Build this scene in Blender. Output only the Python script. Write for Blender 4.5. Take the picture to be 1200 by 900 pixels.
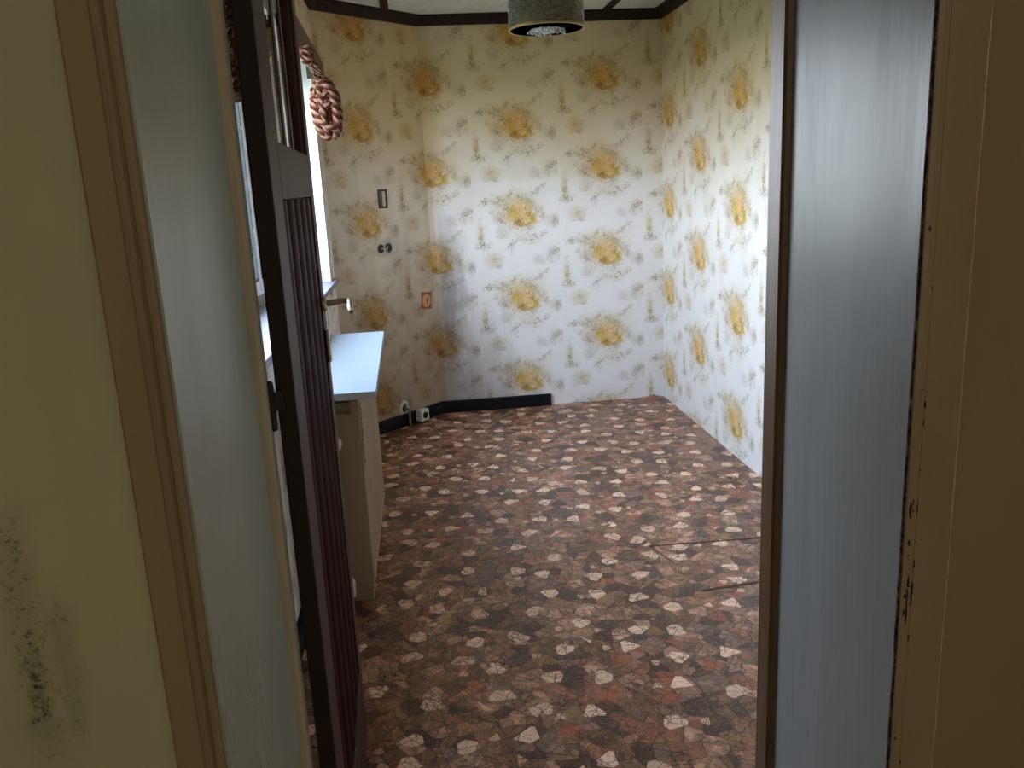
import bpy, bmesh, math, random
from mathutils import Vector, Matrix
S = bpy.context.scene
for o in list(bpy.data.objects): bpy.data.objects.remove(o)
COL = S.collection
# ---------------------------------------------------------------- camera
H = 1.4
cam_d = bpy.data.cameras.new('camera'); cam = bpy.data.objects.new('camera', cam_d); COL.objects.link(cam); S.camera = cam
yaw, pitch, roll = 0.09896635, 0.2336953, -0.04912828
fw = Vector((math.sin(yaw)*math.cos(pitch), math.cos(yaw)*math.cos(pitch), -math.sin(pitch)))
ri = fw.cross(Vector((0,0,1))).normalized(); up = ri.cross(fw)
r2 = ri*math.cos(roll) + up*math.sin(roll); u2 = -ri*math.sin(roll) + up*math.cos(roll)
cam.matrix_world = Matrix(((r2.x,u2.x,-fw.x,0),(r2.y,u2.y,-fw.y,0),(r2.z,u2.z,-fw.z,H),(0,0,0,1)))
cam_d.sensor_width = 36; cam_d.lens = 980/1200*36; cam_d.clip_start = 0.02
# ---------------------------------------------------------------- world and light
w = bpy.data.worlds.new('sky'); S.world = w; w.use_nodes = True
nt = w.node_tree; nt.nodes.clear()
out = nt.nodes.new('ShaderNodeOutputWorld'); bg = nt.nodes.new('ShaderNodeBackground')
tc = nt.nodes.new('ShaderNodeTexCoord'); sp = nt.nodes.new('ShaderNodeSeparateXYZ'); rp = nt.nodes.new('ShaderNodeValToRGB')
nt.links.new(tc.outputs['Generated'], sp.inputs[0]); nt.links.new(sp.outputs['Z'], rp.inputs[0])
rp.color_ramp.elements[0].position = 0.0; rp.color_ramp.elements[0].color = (0.86, 0.93, 1.0, 1)
rp.color_ramp.elements[1].position = 0.7; rp.color_ramp.elements[1].color = (0.62, 0.79, 1.0, 1)
nt.links.new(rp.outputs[0], bg.inputs[0]); bg.inputs[1].default_value = 17.5
nt.links.new(bg.outputs[0], out.inputs[0])
ar = bpy.data.lights.new('window_portal', 'AREA'); ar.shape = 'RECTANGLE'; ar.size = 2.15; ar.size_y = 1.1
ar.cycles.is_portal = True
ao = bpy.data.objects.new('window_portal', ar); COL.objects.link(ao); ao.location = (-0.71, 3.375, 1.5); ao.rotation_euler = (0, -math.pi/2, 0)
ao.rotation_euler = Matrix(((0,0,-1),(1,0,0),(0,-1,0))).to_euler()   # local -Z looks along +X into the room, local X runs along Y
hl = bpy.data.lights.new('hall_fill', 'AREA'); hl.shape = 'DISK'; hl.size = 0.5; hl.energy = 22; hl.color = (1.0, 0.95, 0.87)
ho = bpy.data.objects.new('hall_fill', hl); COL.objects.link(ho); ho.location = (0.45, -0.9, 1.9); ho.rotation_euler = (-math.radians(75), 0, 0)   # unseen fill, added to bounce soft light off the hall's back wall
S.view_settings.view_transform = 'Standard'; S.view_settings.look = 'None'; S.view_settings.gamma = 1
S.view_settings.exposure = 0.0

# ---------------------------------------------------------------- helpers
def tag(o, label=None, cat=None, group=None, kind=None):
    if label: o['label'] = label
    if cat: o['category'] = cat
    if group: o['group'] = group
    if kind: o['kind'] = kind
    return o
def empty(name, loc=(0,0,0), rz=0):
    o = bpy.data.objects.new(name, None); COL.objects.link(o); o.location = loc; o.rotation_euler = (0,0,rz); o.empty_display_size = .05
    return o
def obj(name, bm, mats, parent=None, smooth=False):
    me = bpy.data.meshes.new(name); bm.normal_update(); bm.to_mesh(me); bm.free()
    if not isinstance(mats, (list, tuple)): mats = [mats]
    for m in mats: me.materials.append(m)
    if smooth:
        for p in me.polygons: p.use_smooth = True
    o = bpy.data.objects.new(name, me); COL.objects.link(o); o.parent = parent
    return o
def box(bm, x0, x1, y0, y1, z0, z1, mi=0, bev=0):
    vs = [bm.verts.new((x, y, z)) for x in (x0,x1) for y in (y0,y1) for z in (z0,z1)]
    fs = [bm.faces.new([vs[i] for i in f]) for f in ((0,1,3,2),(4,6,7,5),(0,4,5,1),(2,3,7,6),(0,2,6,4),(1,5,7,3))]
    for f in fs: f.material_index = mi
    if bev:
        es = list({e for f in fs for e in f.edges})
        bmesh.ops.bevel(bm, geom=es, offset=bev, segments=2, affect='EDGES', profile=.5)
    return fs
def bx(*a, **k):
    bm = bmesh.new(); box(bm, *a, **k); return bm
def prism(bm, pts, z0, z1, axis='z', mi=0):
    """extrude polygon; axis z: pts (x,y), axis x: pts (y,z), axis y: pts (x,z)"""
    def P(p, t):
        return {'z': (p[0],p[1],t), 'x': (t,p[0],p[1]), 'y': (p[0],t,p[1])}[axis]
    a = [bm.verts.new(P(p, z0)) for p in pts]; b = [bm.verts.new(P(p, z1)) for p in pts]; n = len(pts)
    fs = [bm.faces.new(a), bm.faces.new(b)] + [bm.faces.new((a[i], a[(i+1)%n], b[(i+1)%n], b[i])) for i in range(n)]
    for f in fs: f.material_index = mi
    bmesh.ops.recalc_face_normals(bm, faces=fs)
    return bm
def lathe(bm, prof, seg=32, loc=(0,0,0), axis='z', mi=0):
    rings = []
    for r, h in prof:
        ring = []
        for k in range(seg):
            a = 2*math.pi*k/seg; c, s = r*math.cos(a), r*math.sin(a)
            v = {'z': (c,s,h), 'x': (h,c,s), 'y': (c,h,s)}[axis]
            ring.append(bm.verts.new((v[0]+loc[0], v[1]+loc[1], v[2]+loc[2])))
        rings.append(ring)
    fs = []
    for i in range(len(rings)-1):
        for k in range(seg):
            fs.append(bm.faces.new((rings[i][k], rings[i][(k+1)%seg], rings[i+1][(k+1)%seg], rings[i+1][k])))
    for rg, (r, h) in ((rings[0], prof[0]), (rings[-1], prof[-1])):
        if r > 1e-5: fs.append(bm.faces.new(rg))
    for f in fs: f.material_index = mi
    bmesh.ops.recalc_face_normals(bm, faces=fs)
    return bm
def tube(bm, path, r, seg=8, closed=False, mi=0):
    path = [Vector(p) for p in path]; n = len(path)
    rr = r if isinstance(r, (list, tuple)) else [r]*n
    uv = bm.loops.layers.uv.verify()
    rings, d = [], 0; ds = []
    prev = None
    for i, p in enumerate(path):
        t = (path[(i+1)%n] - path[i-1]) if closed else (path[min(i+1,n-1)] - path[max(i-1,0)])
        t.normalize()
        if prev is None: a = t.orthogonal().normalized()
        else:
            a = prev - t*prev.dot(t)
            a = a.normalized() if a.length > 1e-6 else t.orthogonal().normalized()
        prev = a; b = t.cross(a)
        rings.append([bm.verts.new(p + (a*math.cos(2*math.pi*k/seg) + b*math.sin(2*math.pi*k/seg))*rr[i]) for k in range(seg)])
        if i: d += (path[i]-path[i-1]).length
        ds.append(d)
    m = n if closed else n-1
    for i in range(m):
        j = (i+1) % n
        d1 = ds[j] if j else ds[-1] + (path[0]-path[-1]).length
        for k in range(seg):
            f = bm.faces.new((rings[i][k], rings[i][(k+1)%seg], rings[j][(k+1)%seg], rings[j][k])); f.material_index = mi
            for l, (uu, vv) in zip(f.loops, ((k/seg, ds[i]), ((k+1)/seg, ds[i]), ((k+1)/seg, d1), (k/seg, d1))): l[uv].uv = (uu, vv*10)
    if not closed:
        bm.faces.new(rings[0][::-1]); bm.faces.new(rings[-1])
    return bm

# ---------------------------------------------------------------- node material helpers
class NT:
    def __init__(s, nt): s.t = nt
    def n(s, typ, **k):
        nd = s.t.nodes.new(typ)
        for a, v in k.items(): setattr(nd, a, v)
        return nd
    def set(s, sock, v):
        if isinstance(v, bpy.types.NodeSocket): s.t.links.new(v, sock)
        elif v is not None: sock.default_value = v
    def m(s, op, a, b=None, c=None, clamp=False):
        nd = s.n('ShaderNodeMath', operation=op, use_clamp=clamp)
        s.set(nd.inputs[0], a)
        if b is not None: s.set(nd.inputs[1], b)
        if c is not None: s.set(nd.inputs[2], c)
        return nd.outputs[0]
    def v(s, op, a, b=None, sc=None):
        nd = s.n('ShaderNodeVectorMath', operation=op); s.set(nd.inputs[0], a)
        if b is not None: s.set(nd.inputs[1], b)
        if sc is not None: s.set(nd.inputs['Scale'], sc)
        return nd.outputs['Value'] if op in ('LENGTH','DOT_PRODUCT','DISTANCE') else nd.outputs[0]
    def mix(s, f, a, b, blend='MIX'):
        nd = s.n('ShaderNodeMix', data_type='RGBA', blend_type=blend)
        s.set(nd.inputs[0], f); s.set(nd.inputs[6], a if isinstance(a, bpy.types.NodeSocket) else (*a[:3],1)); s.set(nd.inputs[7], b if isinstance(b, bpy.types.NodeSocket) else (*b[:3],1))
        return nd.outputs[2]
    def rng(s, v, a, b, c=0., d=1., smooth=True):
        nd = s.n('ShaderNodeMapRange', interpolation_type='SMOOTHSTEP' if smooth else 'LINEAR')
        for i, x in enumerate((v, a, b, c, d)): s.set(nd.inputs[i], x)
        return nd.outputs[0]
    def noise(s, vec, scale, detail=3, rough=.5, dist=0, col=False):
        nd = s.n('ShaderNodeTexNoise'); s.set(nd.inputs['Vector'], vec)
        nd.inputs['Scale'].default_value = scale; nd.inputs['Detail'].default_value = detail
        nd.inputs['Roughness'].default_value = rough; nd.inputs['Distortion'].default_value = dist
        return nd.outputs['Color'] if col else nd.outputs[0]
    def nvec(s, vec, scale, detail, rough, amp):
        a = s.noise(vec, scale, detail, rough); b = s.noise(s.v('ADD', vec, (37.3, 11.7, 5.1)), scale, detail, rough)
        c = s.n('ShaderNodeCombineXYZ')
        s.set(c.inputs[0], s.m('MULTIPLY_ADD', a, amp, -.5*amp)); s.set(c.inputs[1], s.m('MULTIPLY_ADD', b, amp, -.5*amp)); return c.outputs[0]
    def vor(s, vec, scale, feature='F1', rnd=1., out='Distance'):
        nd = s.n('ShaderNodeTexVoronoi', feature=feature); s.set(nd.inputs['Vector'], vec)
        nd.inputs['Scale'].default_value = scale; nd.inputs['Randomness'].default_value = rnd
        return nd.outputs[out] if isinstance(out, str) else [nd.outputs[x] for x in out]
    def mapping(s, vec, loc=(0,0,0), rot=(0,0,0), sc=(1,1,1), typ='POINT'):
        nd = s.n('ShaderNodeMapping', vector_type=typ); s.set(nd.inputs[0], vec)
        nd.inputs['Location'].default_value = loc; nd.inputs['Rotation'].default_value = rot; nd.inputs['Scale'].default_value = sc
        return nd.outputs[0]
    def ramp(s, f, els, const=False):
        nd = s.n('ShaderNodeValToRGB'); s.set(nd.inputs[0], f); r = nd.color_ramp
        if const: r.interpolation = 'CONSTANT'
        while len(r.elements) < len(els): r.elements.new(1)
        for e, (p, c) in zip(r.elements, els): e.position = p; e.color = (*c, 1)
        return nd.outputs[0]
    def bump(s, h, strength=.2, dist=.01):
        nd = s.n('ShaderNodeBump'); s.set(nd.inputs['Height'], h); nd.inputs['Strength'].default_value = strength; nd.inputs['Distance'].default_value = dist
        return nd.outputs[0]
def material(name, rough=.5, color=(.5,.5,.5), metal=0, spec=None):
    m = bpy.data.materials.new(name); m.use_nodes = True; t = NT(m.node_tree)
    b = m.node_tree.nodes['Principled BSDF']; b.inputs['Roughness'].default_value = rough
    b.inputs['Base Color'].default_value = (*color, 1); b.inputs['Metallic'].default_value = metal
    if spec is not None: b.inputs['Specular IOR Level'].default_value = spec
    return m, t, b
def pos(t): return t.n('ShaderNodeNewGeometry').outputs['Position']
def objc(t): return t.n('ShaderNodeTexCoord').outputs['Object']
def paint(name, c, rough=.5, var=.12, scale=6, bump=.12, stretch=(1,1,.15), dirt=None, dirtamt=0, spec=None, bs=60):
    m, t, b = material(name, rough, c, spec=spec)
    p = pos(t); q = t.mapping(p, sc=stretch)
    n = t.noise(q, scale, 4, .6)
    col = t.mix(t.rng(n, .3, .75), tuple(x*(1+var) for x in c), tuple(x*(1-var) for x in c))
    if dirt: col = t.mix(t.m('MULTIPLY', t.rng(t.noise(p, 3.1, 6, .7), .5, .75), dirtamt), col, dirt)
    t.set(b.inputs['Base Color'], col)
    t.set(b.inputs['Roughness'], t.rng(n, .2, .8, rough*.85, min(1, rough*1.2)))
    t.set(b.inputs['Normal'], t.bump(t.noise(q, bs, 3, .6), bump, .004))
    return m
def wood(name, c1, c2, rough=.35, scale=14, spec=None):
    m, t, b = material(name, rough, c1, spec=spec)
    p = t.mapping(pos(t), sc=(1,1,.06))
    n = t.noise(p, scale*4, 4, .6, .6)
    t.set(b.inputs['Base Color'], t.mix(t.rng(n, .3, .7), c1, c2))
    t.set(b.inputs['Normal'], t.bump(n, .15, .003))
    return m

# ---------------------------------------------------------------- wallpaper
K = 0.53/600                                   # one drawing unit of the motif, in metres
def paper_group():
    g = bpy.data.node_groups.new('floral_paper', 'ShaderNodeTree')
    g.interface.new_socket('UV', in_out='INPUT', socket_type='NodeSocketVector')
    g.interface.new_socket('Color', in_out='OUTPUT', socket_type='NodeSocketColor')
    t = NT(g); gi = t.n('NodeGroupInput'); go = t.n('NodeGroupOutput')
    s = t.n('ShaderNodeSeparateXYZ'); t.set(s.inputs[0], gi.outputs[0])
    U, V = s.outputs[0], s.outputs[1]
    us = t.m('ADD', U, .55); iu = t.m('FLOOR', us); fu = t.m('SUBTRACT', t.m('SUBTRACT', us, iu), .55)
    vs = t.m('ADD', t.m('SUBTRACT', V, t.m('MULTIPLY', iu, .5)), .638); fv = t.m('SUBTRACT', t.m('FRACT', vs), .638)
    cb = t.n('ShaderNodeCombineXYZ'); t.set(cb.inputs[0], t.m('MULTIPLY', fu, 600)); t.set(cb.inputs[1], t.m('MULTIPLY', fv, 595))
    L0 = cb.outputs[0]                          # motif coordinates, 600 x 595 units
    L = t.v('ADD', L0, t.nvec(L0, .035, 2, .6, 34))
    L2 = t.v('ADD', L, t.nvec(L0, .075, 3, .65, 105))
    last = [None]
    def blob(x, y, rx, ry, rot=0, soft=.25, vec=None):
        vec = vec or L
        if last[0] is not None:            # evaluate the blobs one after the other (keeps the shader small)
            vec = t.v('ADD', vec, t.m('MULTIPLY', last[0], 1e-5))
        r_ = blob_(x, y, rx, ry, rot, soft, vec); last[0] = r_
        return r_
    def blob_(x, y, rx, ry, rot=0, soft=.25, vec=None):
        q = t.mapping(vec, (x,y,0), (0,0,math.radians(rot)), (rx,ry,1), 'TEXTURE')
        q = t.v('MULTIPLY', q, (1,1,0))
        return t.rng(t.v('LENGTH', q), 1-soft, 1+soft, 1., 0.)
    col = t.mix(t.noise(gi.outputs[0], 5, 3), (.85,.835,.82), (.79,.78,.775))
    # soft washes behind the sprays
    for x, y, rx, ry, c, a in ((0,5,150,125,(.68,.52,.25),.55), (-60,60,90,70,(.66,.55,.3),.4), (-150,80,90,50,(.62,.62,.45),.35), (-230,-180,26,110,(.66,.58,.30),.55) if False else (-285,-150,22,85,(.66,.58,.30),.6),
            (-195,-325,60,50,(.66,.57,.40),.75), (230,-65,55,42,(.55,.53,.46),.6), (-130,-135,46,42,(.58,.55,.50),.6),
            (-70,-250,24,30,(.60,.62,.62),.5), (115,-330,36,30,(.56,.53,.50),.55), (225,-290,60,48,(.66,.60,.54),.35),
            (20,-190,110,50,(.70,.68,.56),.35), (120,140,70,30,(.68,.67,.55),.35), (-130,-35,48,44,(.62,.52,.48),.6)):
        col = t.mix(t.m('MULTIPLY', blob(x,y,rx,ry,soft=.6,vec=L2), a*.9), col, c)
    # leafy sprays: small leaf flecks that only appear inside soft areas
    area = None
    for x, y, rx, ry, r in ((-245,80,50,22,10), (-150,85,70,45,-25), (-135,-30,50,52,0), (0,-105,95,40,0), (45,-170,85,46,-20), (-60,-205,70,20,40),
            (-40,140,34,38,0), (130,150,68,18,40), (112,28,55,24,-10), (155,-20,26,40,20), (-285,-90,30,26,0), (-280,-145,30,26,0), (-270,-215,62,34,5),
            (-190,-370,48,24,0), (235,-290,66,44,20), (200,-340,70,22,10), (250,-75,34,34,0), (0,110,100,28,0), (-205,10,22,20,0), (-150,-160,30,16,0), (-285,-40,14,18,0), (150,-150,34,22,30), (-95,20,30,70,10), (95,-10,26,70,-10), (0,-90,80,26,0), (-60,75,50,26,30), (75,85,40,24,-30)):
        b = blob(x, y, rx, ry, r, .3)
        area = b if area is None else t.m('MAXIMUM', area, b)
    q = t.mapping(L2, rot=(0,0,.6), sc=(1.0,1.55,1))
    vd, vc = t.vor(q, .042, out=('Distance','Color'))
    fleck = t.rng(vd, .34, .44, 1., 0.)
    sc = t.n('ShaderNodeSeparateColor'); t.set(sc.inputs[0], vc)
    fleck = t.m('MULTIPLY', fleck, t.rng(sc.outputs[0], .32, .36))
    lc = t.mix(t.rng(sc.outputs[1], .3,.5), (.16,.15,.10), (.36,.33,.21)); lc = t.mix(t.rng(sc.outputs[2], .75,.8), lc, (.55,.38,.28))
    col = t.mix(t.m('MULTIPLY', t.m('MULTIPLY', fleck, area), .95), col, lc)
    q = t.mapping(L2, rot=(0,0,-.9), sc=(1.0,2.1,1))
    vd = t.vor(q, .075, out='Distance')
    col = t.mix(t.m('MULTIPLY', t.m('MULTIPLY', t.rng(vd, .22, .34, 1., 0.), area), .6), col, (.27,.25,.17))
    # fine stems
    for x, y, rx, ry, r in ((-210,82,80,2.6,-4), (120,140,75,2.6,42), (-60,-210,80,2.6,38), (130,0,75,2.6,-38), (-280,-150,90,2.4,84), (225,-300,70,2.4,24)):
        col = t.mix(t.m('MULTIPLY', blob(x,y,rx,ry,r,.35), .55), col, (.33,.31,.2))
    # big golden bouquet
    for x, y, rx, ry, r, c, a in ((0,5,80,76,0,(.62,.45,.19),.8), (-45,66,42,30,10,(.72,.56,.36),.7), (66,56,38,26,-30,(.52,.47,.22),.6), (62,-48,46,44,20,(.60,.42,.10),.9),
            (-52,-8,42,46,0,(.63,.44,.12),.9), (-50,-20,16,20,0,(.70,.55,.14),.9), (-58,25,14,14,0,(.50,.33,.06),.7), (0,-68,60,30,0,(.50,.30,.08),.9),
            (20,15,46,44,0,(.78,.50,.25),.95), (20,48,30,14,0,(.83,.60,.36),.8), (-4,12,12,26,10,(.60,.33,.12),.45), (45,10,12,26,-10,(.85,.62,.38),.7), (20,18,20,18,0,(.83,.58,.34),.9), (20,18,9,9,0,(.42,.22,.07),.9),
            (38,-52,26,22,0,(.85,.68,.38),.85), (-18,-62,16,14,0,(.30,.20,.07),.85), (66,-14,13,18,20,(.40,.28,.08),.7), (-84,-58,20,14,30,(.74,.55,.30),.8), (8,-92,16,10,0,(.74,.58,.28),.8),
            (-92,38,16,10,20,(.32,.28,.12),.8), (88,-62,18,20,0,(.66,.46,.14),.9), (50,84,24,14,0,(.45,.41,.22),.6)):
        col = t.mix(t.m('MULTIPLY', blob(x,y,rx,ry,r,.16,L2), a), col, c)
    vd = t.vor(L2, .05, out='Distance')
    inb = blob(0,0,120,105,0,.25,L2)
    col = t.mix(t.m('MULTIPLY', t.m('MULTIPLY', t.rng(vd, .24,.36,1.,0.), inb), .9), col, (.30,.20,.07))
    # small flowers with dark hearts
    for x, y, rx, ry, c in ((235,-62,10,13,(.30,.28,.2)), (-140,-45,13,15,(.33,.24,.2)), (-195,-318,12,14,(.45,.36,.2)), (212,-282,18,12,(.40,.31,.27)), (-268,-210,22,8,(.25,.23,.13)), (-245,84,22,9,(.27,.26,.18)), (72,-192,12,18,(.36,.33,.22)), (-215,300,1,1,(.3,.3,.2))):
        col = t.mix(t.m('MULTIPLY', blob(x,y,rx,ry,20,.3,L2), .75), col, c)
    t.set(go.inputs[0], col)
    return g
PG = paper_group()
def wallpaper(name, stains_shade=None):
    m, t, b = material(name, .62, spec=.3)
    uvn = t.n('ShaderNodeUVMap'); uvn.uv_map = 'UVMap'
    g = t.n('ShaderNodeGroup'); g.node_tree = PG; t.set(g.inputs[0], uvn.outputs[0])
    paper = g.outputs[0]; P = pos(t); col = (1,1,1); s = t.n('ShaderNodeSeparateXYZ'); t.set(s.inputs[0], P)
    X, Y, Z = s.outputs
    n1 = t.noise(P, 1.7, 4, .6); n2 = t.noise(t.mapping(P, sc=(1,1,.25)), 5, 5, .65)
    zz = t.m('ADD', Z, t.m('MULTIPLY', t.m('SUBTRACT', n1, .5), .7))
    # old nicotine film and the dimmer light above the window, painted as one tint
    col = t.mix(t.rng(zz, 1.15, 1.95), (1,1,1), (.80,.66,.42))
    # vertical drip streaks
    col = t.mix(t.m('MULTIPLY', t.rng(n2, .52, .75), .25), col, t.mix(1, col, (.75,.66,.52), 'MULTIPLY'))
    if stains_shade: col = stains_shade(t, col, X, Y, Z, P, n1, n2)
    su = t.n('ShaderNodeSeparateXYZ'); t.set(su.inputs[0], uvn.outputs[0])
    fr = t.m('ABSOLUTE', t.m('SUBTRACT', t.m('FRACT', t.m('ADD', su.outputs[0], .75)), .5))
    seam = t.rng(fr, .0, .006, 1., 0.)
    col = t.mix(t.m('MULTIPLY', t.m('MULTIPLY', seam, t.rng(t.noise(P, 3, 3), .5,.7)), .35), col, (.25,.2,.15))
    t.set(b.inputs['Base Color'], t.mix(1, paper, col, 'MULTIPLY'))
    h = t.noise(P, 2.2, 2, .5)
    h = t.m('ADD', h, t.m('MULTIPLY', t.noise(P, 140, 3, .5), .01))
    t.set(b.inputs['Normal'], t.bump(h, .35, .03))
    return m
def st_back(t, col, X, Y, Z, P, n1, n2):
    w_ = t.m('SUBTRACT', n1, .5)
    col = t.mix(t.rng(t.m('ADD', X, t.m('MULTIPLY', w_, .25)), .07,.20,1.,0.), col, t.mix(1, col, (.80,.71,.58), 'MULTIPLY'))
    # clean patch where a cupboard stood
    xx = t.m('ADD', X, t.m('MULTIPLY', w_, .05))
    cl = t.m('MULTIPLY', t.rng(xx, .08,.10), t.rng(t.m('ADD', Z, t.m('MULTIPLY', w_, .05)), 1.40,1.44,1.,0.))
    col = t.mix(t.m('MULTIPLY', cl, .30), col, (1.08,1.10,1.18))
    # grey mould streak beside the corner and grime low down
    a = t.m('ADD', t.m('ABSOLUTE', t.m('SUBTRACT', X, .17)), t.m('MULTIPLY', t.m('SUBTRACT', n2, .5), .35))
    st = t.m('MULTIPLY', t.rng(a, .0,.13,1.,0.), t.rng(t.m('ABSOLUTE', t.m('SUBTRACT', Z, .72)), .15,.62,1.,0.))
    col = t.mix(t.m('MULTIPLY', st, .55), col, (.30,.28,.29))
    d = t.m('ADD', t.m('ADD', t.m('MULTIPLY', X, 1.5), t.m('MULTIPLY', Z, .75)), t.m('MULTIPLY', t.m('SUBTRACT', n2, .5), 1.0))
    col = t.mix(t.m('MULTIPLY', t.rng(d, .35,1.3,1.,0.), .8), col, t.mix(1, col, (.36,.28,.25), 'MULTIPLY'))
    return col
def stain_shade_diag(t, col, X, Y, Z, P, n1, n2):
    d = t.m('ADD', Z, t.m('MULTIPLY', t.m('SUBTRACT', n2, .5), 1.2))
    col = t.mix(1, col, (.90,.82,.70), 'MULTIPLY')  # grime and the shade on this window-side wall, both put into the colour
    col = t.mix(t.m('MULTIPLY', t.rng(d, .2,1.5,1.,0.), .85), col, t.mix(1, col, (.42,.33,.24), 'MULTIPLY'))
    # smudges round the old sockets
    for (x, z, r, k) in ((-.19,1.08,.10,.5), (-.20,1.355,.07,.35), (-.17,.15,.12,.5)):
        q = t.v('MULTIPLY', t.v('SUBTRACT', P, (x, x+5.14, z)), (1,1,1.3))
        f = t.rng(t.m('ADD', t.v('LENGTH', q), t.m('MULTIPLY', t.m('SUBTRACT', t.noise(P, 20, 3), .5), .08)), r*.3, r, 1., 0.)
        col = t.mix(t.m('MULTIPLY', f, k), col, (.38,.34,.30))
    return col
M_back = wallpaper('wallpaper_back', st_back); M_diag = wallpaper('wallpaper_corner', stain_shade_diag); M_paper = wallpaper('wallpaper_plain')

# ---------------------------------------------------------------- floor lino
def lino():
    m, t, b = material('stone_print_lino', .42, spec=.6)
    P = objc(t); P = t.mapping(P, rot=(0,0,.35)); P = t.v('MULTIPLY', P, (1,1,0))
    wob = t.nvec(P, 14, 2, .6, .014)
    Q = t.v('ADD', P, wob)
    vc, = t.vor(Q, 17, rnd=1, out=('Color',))
    s = t.n('ShaderNodeSeparateColor'); t.set(s.inputs[0], vc)
    base = t.ramp(s.outputs[0], ((0,(.055,.035,.03)),(.13,(.19,.11,.08)),(.28,(.12,.085,.06)),(.42,(.22,.16,.13)),(.55,(.20,.145,.09)),(.68,(.15,.13,.12)),(.8,(.30,.24,.20)),(.93,(.06,.055,.055))), True)
    vc2, = t.vor(Q, 46, rnd=1, out=('Color',))
    s2 = t.n('ShaderNodeSeparateColor'); t.set(s2.inputs[0], vc2)
    base = t.mix(.5, base, t.mix(1, base, t.ramp(s2.outputs[0], ((0,(.35,.33,.3)),(.3,(.75,.7,.65)),(.6,(1.25,1.15,1.1)),(.85,(1.9,1.8,1.75))), True), 'MULTIPLY'))
    # fine grain
    base = t.mix(t.m('MULTIPLY', t.rng(t.noise(P, 150, 5, .8), .53,.63), .55), base, (.42,.35,.30))
    base = t.mix(t.m('MULTIPLY', t.rng(t.noise(P, 95, 5, .8), .53,.62), .7), base, (.035,.022,.018))
    def stones(base, off, scale, rnd, size, c1, c2, keep, op=1):
        R = t.v('ADD', P, off)
        pp, cc = t.vor(R, scale, rnd=rnd, out=('Position','Color'))
        v = t.v('MULTIPLY', t.v('SUBTRACT', R, pp), (1,1,0))
        sc = t.n('ShaderNodeSeparateColor'); t.set(sc.inputs[0], cc)
        ang = t.m('MULTIPLY', sc.outputs[0], 6.283)
        rot = t.n('ShaderNodeVectorRotate', rotation_type='Z_AXIS'); t.set(rot.inputs['Vector'], v); t.set(rot.inputs['Angle'], ang)
        v = rot.outputs[0]
        mx = None
        for k, (a, dd) in enumerate(((0,1.0),(68,.82),(118,1.05),(190,.8),(243,1.0),(302,.78))):
            dt = t.v('DOT_PRODUCT', v, (math.cos(math.radians(a)), math.sin(math.radians(a)), 0))
            dt = t.m('DIVIDE', dt, t.m('ADD', t.m('MULTIPLY', sc.outputs[1 + k%2], .55 if k%3 else -.35), dd - (.2 if k%3 else -.15)))
            mx = dt if mx is None else t.m('MAXIMUM', mx, dt)
        f = t.rng(mx, size*.98, size*1.04, 1., 0.)
        if keep < 1: f = t.m('MULTIPLY', f, t.m('LESS_THAN', sc.outputs[2], keep))
        vein = t.rng(t.noise(P, 60, 3, .7, 1.5), .47,.52)
        vein = t.m('MULTIPLY', vein, t.rng(t.noise(P, 60, 3, .7, 1.5), .52,.56,1.,0.))
        c = t.mix(t.m('MULTIPLY', vein, .75), t.mix(sc.outputs[2], c1, c2), (.12,.10,.09))
        return t.mix(t.m('MULTIPLY', f, op), base, c)
    base = stones(base, (.07,.03,0), 6.5, .9, .032, (.30,.085,.06), (.30,.12,.09), .34, .7)
    base = stones(base, (.13,.11,0), 5.4, .9, .030, (.27,.21,.07), (.30,.25,.12), .3, .6)
    base = stones(base, (0,.09,0), 6.2, .8, .022, (.24,.19,.16), (.17,.14,.12), .6)
    base = stones(base, (0,0,0), 6.2, .5, .030, (.72,.70,.66), (.52,.49,.44), .95)
    base = stones(base, (.09,.06,0), 6.2, .75, .014, (.55,.50,.43), (.40,.35,.30), .5)
    # dark outlines between the printed stones and loose pen-like cracks
    e = t.vor(Q, 17, 'DISTANCE_TO_EDGE', 1)
    base = t.mix(t.m('MULTIPLY', t.rng(e, .008,.03,1.,0.), .7), base, (.03,.022,.02))
    R2 = t.v('ADD', P, t.nvec(P, 30, 2, .6, .03))
    e2 = t.vor(R2, 33, 'DISTANCE_TO_EDGE', 1)
    base = t.mix(t.m('MULTIPLY', t.m('MULTIPLY', t.rng(e2, .015,.06,1.,0.), t.rng(t.noise(P, 9, 2), .38,.55)), .8), base, (.03,.022,.02))
    # brown wear film, stronger toward the far end and the left
    base = t.mix(t.m('MULTIPLY', t.rng(t.noise(P, 1.3, 4, .6), .4,.65), .25), base, t.mix(1, base, (.72,.50,.36), 'MULTIPLY'))
    base = t.mix(1, base, (1.72,1.18,.92), 'MULTIPLY')
    t.set(b.inputs['Base Color'], base)
    t.set(b.inputs['Roughness'], t.rng(t.noise(P, 4, 5, .6), .3,.7,.30,.44))
    t.set(b.inputs['Normal'], t.bump(t.m('ADD', t.noise(P, 2.0, 3, .6), t.m('MULTIPLY', t.noise(P, 90, 3), .015)), .25, .02))
    return m
M_lino = lino()
M_seam = paint('seam_glue_brown', (.10,.045,.022), .6)
M_black = paint('black_baseboard_paint', (.008,.007,.009), .6, spec=.15)
M_white = paint('white_ceiling_paint', (.66,.65,.60), .8)
M_trimb = wood('dark_brown_trim', (.020,.010,.006), (.030,.015,.008), .6, spec=.15)
M_pvc = paint('white_window_plastic', (.80,.81,.82), .3, var=.03)
M_railp = paint('grey_beige_window_rail', (.36,.33,.28), .7)
M_lining = paint('white_reveal_paint', (.84,.85,.86), .5, var=.04)
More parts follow.
